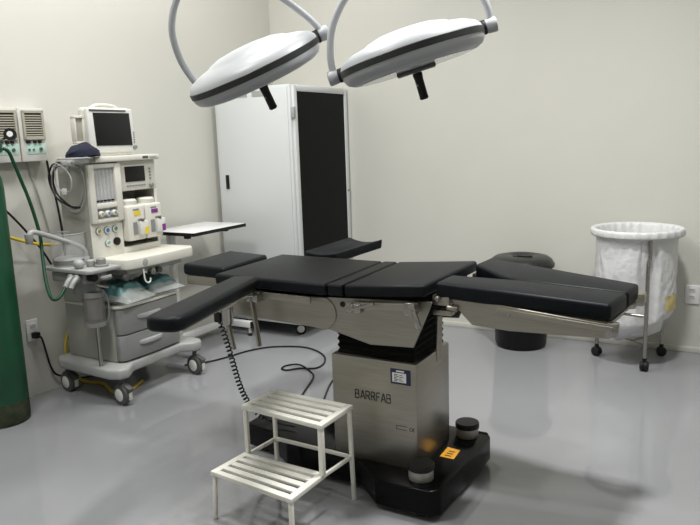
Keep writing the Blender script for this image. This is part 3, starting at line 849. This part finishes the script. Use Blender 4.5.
B(-3.055, -3.030, 2.380, 2.396, 1.118, 1.150).build('lead_clip', 'white', bpy.data.objects['hanging_lead.002'], .004)

# ------------------------------------------------------------------ gas cylinder
G = thing('gas_cylinder', 'tall green steel gas cylinder with gauges standing against the left wall', 'gas cylinder', (-3.262, 2.045, 0))
gc = (-3.235, 2.035, 0)
MB().lathe([(.118, .002), (.126, .012), (.128, .06), (.1275, .115)], gc, 48).build('foot_ring', 'rust', G)
MB().lathe([(.1275, .115), (.1275, 1.17), (.122, 1.22), (.105, 1.265), (.078, 1.298), (.045, 1.318), (.035, 1.325)], gc, 48).build('tank', 'tank', G, sharp=60)
v = MB().lathe([(.030, 1.320), (.030, 1.345), (.020, 1.350), (.020, 1.395), (.014, 1.40)], gc, 20).build('valve', 'chrome', G)
MB().lathe([(.008, 1.40), (.008, 1.42), (.034, 1.422), (.036, 1.432), (.030, 1.440), (0, 1.440)], gc, 24).build('handwheel', 'black', v)
rg = MB().cyl((-3.25, 2.055, 1.372), (-3.17, 2.13, 1.372), .020).build('regulator', 'chrome', G, .004)
MB().cyl((-3.17, 2.13, 1.372), (-3.155, 2.142, 1.372), .032, .030, 24).build('regulator_knob', 'green_hose', rg, .004)
dv = Vector((.72, -.64, .12)).normalized()
for c in ((-3.165, 2.205, 1.430), (-3.19, 2.125, 1.475)):
    gg = MB().lathe([(.018, -.050), (.028, -.042), (.030, -.008), (.029, 0)], c, 28, dv).build('gauge', 'black', rg)
    MB().lathe([(.014, -.001), (.014, .001)], c, 24, dv).build('gauge_face', 'paper', gg)
    MB().tube([tuple(Vector(c) - dv * .05), (-3.19, 2.13, 1.39), (-3.20, 2.10, 1.375)], .008).build('gauge_stem', 'chrome', gg)

# hoses between cylinder, wall and machine
tag(MB().tube([(-3.15, 2.148, 1.362), (-3.14, 2.170, 1.345), (-3.14, 2.192, 1.285), (-3.14, 2.222, 1.195), (-3.13, 2.240, 1.119), (-3.12, 2.255, 1.033), (-3.10, 2.261, .926), (-3.07, 2.240, .834), (-3.01, 2.200, .708), (-2.965, 2.186, .630), (-2.95, 2.21, .620), (-2.96, 2.25, .642), (-2.972, 2.277, .664)], .0085, 10, 8).build('gas_hose', 'green_hose', None), 'green hose looping from the gas cylinder gauges down to the machine ports', 'hose')
tag(MB().tube([(-3.39, 2.17, .960), (-3.34, 2.19, .938), (-3.30, 2.25, .902), (-3.28, 2.32, .872), (-3.28, 2.40, .848), (-3.28, 2.48, .836), (-3.28, 2.497, .834)], .0085, 10, 8).build('gas_hose', 'yellow_hose', None), 'yellow hose running along the wall behind the gas cylinder to the machine', 'hose')
tag(MB().tube([(-3.34, 2.66, .50), (-3.32, 2.60, .42), (-3.305, 2.56, .36), (-3.345, 2.540, .29), (-3.355, 2.53, .20), (-3.36, 2.56, .10), (-3.33, 2.60, .012), (-3.18, 2.62, .0095), (-3.02, 2.55, .0095), (-2.95, 2.60, .0095), (-3.0, 2.75, .0095)], .0085, 10, 8).build('gas_hose', 'yellow_hose', None), 'yellow hose hanging down to the floor beneath the anaesthesia trolley', 'hose')
tag(MB().tube([(-3.392, 2.20, 1.12), (-3.37, 2.27, 1.045), (-3.36, 2.34, .958), (-3.34, 2.43, .822), (-3.32, 2.475, .72), (-3.30, 2.492, .68)], .006, 8, 8).build('black_cable', 'rubber', None), 'black cable slanting across the left wall to the breathing block', 'cable')
tag(MB().tube([(-3.375, 2.555, 1.30), (-3.37, 2.565, 1.18), (-3.368, 2.585, 1.06), (-3.368, 2.60, .90), (-3.365, 2.60, .70)], .006, 8, 8).build('black_cable', 'rubber', None), 'black cable hanging from the right wall power panel behind the machine', 'cable')
tag(MB().tube([(-3.388, 2.44, 1.30), (-3.386, 2.47, 1.17), (-3.386, 2.50, 1.05), (-3.386, 2.53, .90)], .0045, 8, 8).build('grey_cable', 'grey_hose', None), 'pale grey cable hanging against the wall under the power panels', 'cable')

# ------------------------------------------------------------------ wall power panels
def panel(y0, label):
    y1 = y0 + .150
    w_ = thing('wall_power_panel', label, 'power panel', (-3.40, (y0 + y1) / 2, 1.288), 'beige-grilled power panels on the left wall')
    B(-3.399, -3.335, y0, y1, 1.288, 1.567).build('housing', 'panelwhite', w_, .004)
    g_ = MB()
    za, zb = 1.402, 1.554
    ya, yb = y0 + .018, y1 - .010
    g_.box(-3.336, -3.322, ya, ya + .012, za, zb).box(-3.336, -3.322, yb - .012, yb, za, zb)
    g_.box(-3.336, -3.322, ya, yb, za, za + .018).box(-3.336, -3.322, ya, yb, zb - .014, zb)
    k = 9
    for i in range(k):
        z = za + .022 + i * (zb - za - .040) / k
        g_.box(-3.336, -3.325, ya, yb, z, z + .0065)
    gr = g_.build('grille', 'beige', w_, .001, 1)
    B(-3.3355, -3.334, ya + .006, yb - .006, za + .008, zb - .008).build('grille_backing', 'ink', gr)
    mp = B(-3.336, -3.333, y0 + .030, y1 - .012, 1.326, 1.382).build('control_plate', 'mint', w_, .001)
    for yy, zz, r_ in ((y0 + .042, 1.350, .006), (y0 + .068, 1.350, .005), (y0 + .110, 1.352, .009)):
        MB().cyl((-3.333, yy, zz), (-3.328, yy, zz), r_, n=14).build('jack', 'dgrey', mp)
    for yy in (y0 + .078, y0 + .106):
        B(-3.336, -3.322, yy - .008, yy + .008, 1.384, 1.398).build('rocker_switch', 'black', w_, .002)
    B(-3.336, -3.324, y0 + .028, y0 + .052, 1.385, 1.397).build('rocker_switch', 'black', w_, .002)
    w_.location.x = LWX((y0 + y1) / 2) + .002
    w_.rotation_euler.z = -math.atan(.06)
    return w_
P1 = panel(2.384, 'beige-grilled wall power panel nearest the monitor, the right one of the pair')
dup(P1, (-.156 * .06, -.156, 0), 'beige-grilled wall power panel partly behind the cylinder gauges, the left one of the pair', 'beige-grilled power panels on the left wall')

# ------------------------------------------------------------------ outlets
o = thing('wall_outlet', 'white wall socket low on the left wall with a black plug', 'outlet', (-3.4, 2.362, .372), 'wall sockets')
B(-3.3995, -3.390, 2.327, 2.397, .312, .432).build('plate', 'outlet', o, .004)
B(-3.391, -3.387, 2.342, 2.382, .388, .412).build('socket', 'outlet', o, .003)
for y in (2.352, 2.362, 2.372):
    MB().cyl((-3.388, y, .400), (-3.3865, y, .400), .0024, n=10).build('pin_hole', 'ink', o)
pc = thing('power_cord', 'black plug and cord hanging from the left wall socket', 'power cord', (-3.386, 2.362, .345))
B(-3.389, -3.350, 2.346, 2.380, .328, .362).build('plug', 'black', pc, .006)
MB().tube([(-3.355, 2.363, .345), (-3.335, 2.368, .335), (-3.345, 2.385, .30), (-3.360, 2.410, .22), (-3.365, 2.425, .16), (-3.366, 2.45, .10), (-3.365, 2.50, .065), (-3.355, 2.58, .03), (-3.345, 2.70, .008), (-3.345, 2.85, .008)], .0058, 8, 8).build('cord', 'black', pc)
o = thing('wall_outlet', 'white wall socket on the back wall right of the laundry hamper', 'outlet', (-.268, 4.57, .36), 'wall sockets')
B(-.309, -.227, 4.560, 4.5695, .302, .418).build('plate', 'outlet', o, .008, 3)
for z in (.335, .378):
    s_ = B(-.285, -.251, 4.556, 4.561, z, z + .026).build('socket', 'outlet', o, .004)
    for x in (-.277, -.268, -.259):
        MB().cyl((x, 4.5565, z + .013), (x, 4.5545, z + .013), .003, n=10).build('pin_hole', 'dgrey', s_)

# ------------------------------------------------------------------ trash bin
T2 = thing('trash_bin', 'round black plastic trash bin with lid by the back wall behind the table', 'trash bin', (-1.238, 4.325, 0))
MB().lathe([(.135, .0), (.152, .006), (.160, .02), (.185, .505), (.192, .51), (.192, .525), (.182, .525)], (-1.238, 4.325, 0), 48).build('body', 'bin', T2)
ld = MB()
ld.lathe([(.190, .518), (.204, .520), (.205, .538), (.196, .548), (.190, .562), (.165, .580), (.110, .591), (.06, .585), (.05, .576), (0, .574)], (-1.238, 4.325, 0), 48)
ldo = ld.build('lid', 'binlid', T2, sharp=50)
MB().prism([(-1.241, 4.245), (-1.181, 4.235), (-1.151, 4.252), (-1.151, 4.278), (-1.191, 4.282), (-1.241, 4.268)], 'z', .580, .5985).build('lid_opening', 'black', ldo, .004)
MB().prism([(-1.275, 4.255), (-1.235, 4.252), (-1.235, 4.285), (-1.275, 4.285)], 'z', .582, .592).build('lid_tab', 'black', ldo, .004)

# ------------------------------------------------------------------ laundry hamper and bag
hc = Vector((-.555, 4.282, 0))
H = thing('hamper_stand', 'tall steel three-legged hamper stand on black casters by the back wall', 'hamper stand', tuple(hc))
angs = (180, -64, 45)
rl = .203
for a in angs:
    d = Vector((math.cos(R(a)), math.sin(R(a)), 0))
    p = hc + d * rl
    q = hc + d * (rl + (.022 if a != 180 else 0))
    l_ = MB().tube([(p.x, p.y, .065), (p.x, p.y, .35), (p.x, p.y, .60), (q.x, q.y, .655), (q.x, q.y, .752)], .0105, 12, 6).build('leg', 'chrome', H)
    t = Vector((-d.y, d.x, 0))
    f = MB().cyl((p.x, p.y, .045), (p.x, p.y, .075), .012).build('caster', 'black', H)
    MB().lathe([(.020, -.022), (.027, -.018), (.029, -.003), (.024, -.001), (.024, .001), (.029, .003), (.027, .018), (.020, .022)], (p.x, p.y, .029), 24, (math.cos(R(a + 60)), math.sin(R(a + 60)), 0)).build('wheel', 'rubber', f)
    MB().cyl((p.x, p.y, .148), (hc.x, hc.y, .118), .005, n=10).build('brace', 'chrome', H)
    MB().bar((q.x, q.y, .746), (hc.x + d.x * .236, hc.y + d.y * .236, .770), .010, .006).build('ring_bracket', 'chrome', H)
ring = [(hc.x + .236 * math.cos(2 * PI * k / 40), hc.y + .236 * math.sin(2 * PI * k / 40), .772) for k in range(41)]
MB().tube(ring, .007, 8, 1).build('ring', 'chrome', H)
# the bag: outside wall, rolled rim over the ring and inside wall
NA = 200
def bagr(th, z):
    base_ = .212 + .012 * min(1, max(0, (z - .15) / .6))
    if z < .24:
        t = max(0, (z - .118) / .122)
        base_ *= (1 - (1 - t) ** 2.2 * .55)
    q = Vector((math.cos(th), math.sin(th), z * 3.2))
    f = noise.noise(q * 2.3) * .006 + (.5 - abs(noise.noise(q * 4.2 + Vector((3, 1, 7))))) * .009 + (.5 - abs(noise.noise(q * 9 + Vector((1, 5, 2))))) * .006
    r_ = base_ - .004 + f * min(1, max(.15, (.78 - z) / .2))
    for a in angs:
        dth = (th - R(a) + PI) % (2 * PI) - PI
        lim = rl - .017 + .012 * min(1, max(0, (z - .6) / .1)) + .05 * (dth / .35) ** 2
        if a == 180:
            r_ = max(r_, rl + .014 - .35 * dth * dth) if z > .22 else r_
        else:
            r_ = min(r_, lim)
    return r_
rings = []
for i in range(28):
    z = .118 + (.735 - .118) * (i / 27) ** 1.0
    def zz(th, z=z, i=i):
        return z + (1 - i / 27) ** 2.0 * .07 * (1 + math.cos(th - R(15)))
    rings.append([(hc.x + bagr(2 * PI * k / NA, z) * math.cos(2 * PI * k / NA), hc.y + bagr(2 * PI * k / NA, z) * math.sin(2 * PI * k / NA), zz(2 * PI * k / NA)) for k in range(NA)])
for r_, z in ((.228, .748), (.240, .757), (.249, .753), (.252, .762), (.252, .782), (.249, .791), (.243, .795), (.235, .794), (.228, .788), (.223, .780), (.214, .70), (.185, .50)):
    rings.append([(hc.x + (r_ + .0022 * math.sin(29 * 2 * PI * k / NA) + .0015 * math.sin(17 * 2 * PI * k / NA + 1)) * math.cos(2 * PI * k / NA), hc.y + (r_ + .0022 * math.sin(29 * 2 * PI * k / NA) + .0015 * math.sin(17 * 2 * PI * k / NA + 1)) * math.sin(2 * PI * k / NA), z) for k in range(NA)])
for r_, z in ((.17, .30), (.15, .20), (.09, .165)):
    rings.append([(hc.x + r_ * math.cos(2 * PI * k / NA), hc.y + r_ * math.sin(2 * PI * k / NA), z) for k in range(NA)])
bag = MB().loft(rings).build('laundry_bag', 'bag', None, sharp=180)
patch = []
for i in range(7):
    z = .335 + .09 * i / 6
    patch.append([(hc.x + (bagr(t_, z) + .0025) * math.cos(t_), hc.y + (bagr(t_, z) + .0025) * math.sin(t_), z) for t_ in [R(-34 + 5 * j) for j in range(7)]])
pm = MB()
co = [p for r_ in patch for p in r_]
pm.add(co, [(i * 7 + j, i * 7 + j + 1, (i + 1) * 7 + j + 1, (i + 1) * 7 + j) for i in range(6) for j in range(6)])
pt = pm.build('tape_patch', 'stain', bag)
pt['label'] = 'yellowed patch'
tag(bag, 'white plastic laundry bag hung over the ring of the steel hamper stand', 'bag')

# ------------------------------------------------------------------ cords on the floor
tag(MB().tube([(-2.98, 3.08, .0055), (-2.914, 3.15, .0055), (-2.87, 3.225, .0055), (-2.834, 3.33, .0055), (-2.794, 3.48, .0055), (-2.706, 3.61, .0055), (-2.532, 3.69, .0055), (-2.398, 3.668, .0055), (-2.277, 3.584, .0055), (-2.204, 3.465, .0055), (-2.199, 3.365, .0055), (-2.287, 3.318, .006), (-2.338, 3.263, .0055), (-2.385, 3.275, .0055), (-2.388, 3.338, .0055), (-2.305, 3.350, .016), (-2.187, 3.292, .0055), (-2.119, 3.208, .0055), (-2.043, 2.998, .0055), (-1.96, 2.80, .0055), (-1.84, 2.66, .0055), (-1.70, 2.60, .0055)], .0055, 8, 8).build('floor_cord', 'black', None), 'black power cord looping over the floor between trolley and table base', 'power cord')
tag(MB().tube([(-1.72, 2.68, .0055), (-1.80, 2.80, .0055), (-1.90, 2.98, .0055), (-2.0, 3.24, .0055), (-1.98, 3.36, .0055), (-1.88, 3.42, .0055), (-1.75, 3.38, .0055)], .0055, 8, 8).build('floor_cord', 'black', None), 'short black cord on the floor emerging left of the steel pedestal', 'power cord')

# ------------------------------------------------------------------ light
def area(name, x, y, z, sx, sy, power, spread=180, col=(1, .99, .975)):
    ld_ = bpy.data.lights.new(name, 'AREA')
    ld_.shape = 'RECTANGLE'
    ld_.size, ld_.size_y = sx, sy
    ld_.energy = power
    ld_.spread = R(spread)
    ld_.color = col
    lo = bpy.data.objects.new(name, ld_)
    COL.objects.link(lo)
    lo.location = (x, y, z)
    return lo
area('ceiling_lamp', -.45, 2.72, ZC - .01, .26, .26, 34, 132)
area('ceiling_lamp', .6, 1.7, ZC - .01, .14, .14, 9, 150)
area('ceiling_lamp', -2.1, .9, ZC - .01, .6, .6, 35)
area('ceiling_lamp', -2.3, 2.3, ZC - .01, .5, .5, 26)
area('ceiling_lamp', -2.4, 3.4, ZC - .01, .4, .4, 14)
wd = bpy.data.worlds.new('world')
SC.world = wd
wd.use_nodes = True
wd.node_tree.nodes['Background'].inputs[0].default_value = (.8, .8, .8, 1)
wd.node_tree.nodes['Background'].inputs[1].default_value = .0
SC.view_settings.view_transform = 'Standard'
SC.view_settings.look = 'None'
SC.view_settings.gamma = 1
SC.view_settings.exposure = .47
SC.cycles.use_denoising = True
SC.cycles.max_bounces = 8
SC.cycles.transparent_max_bounces = 16
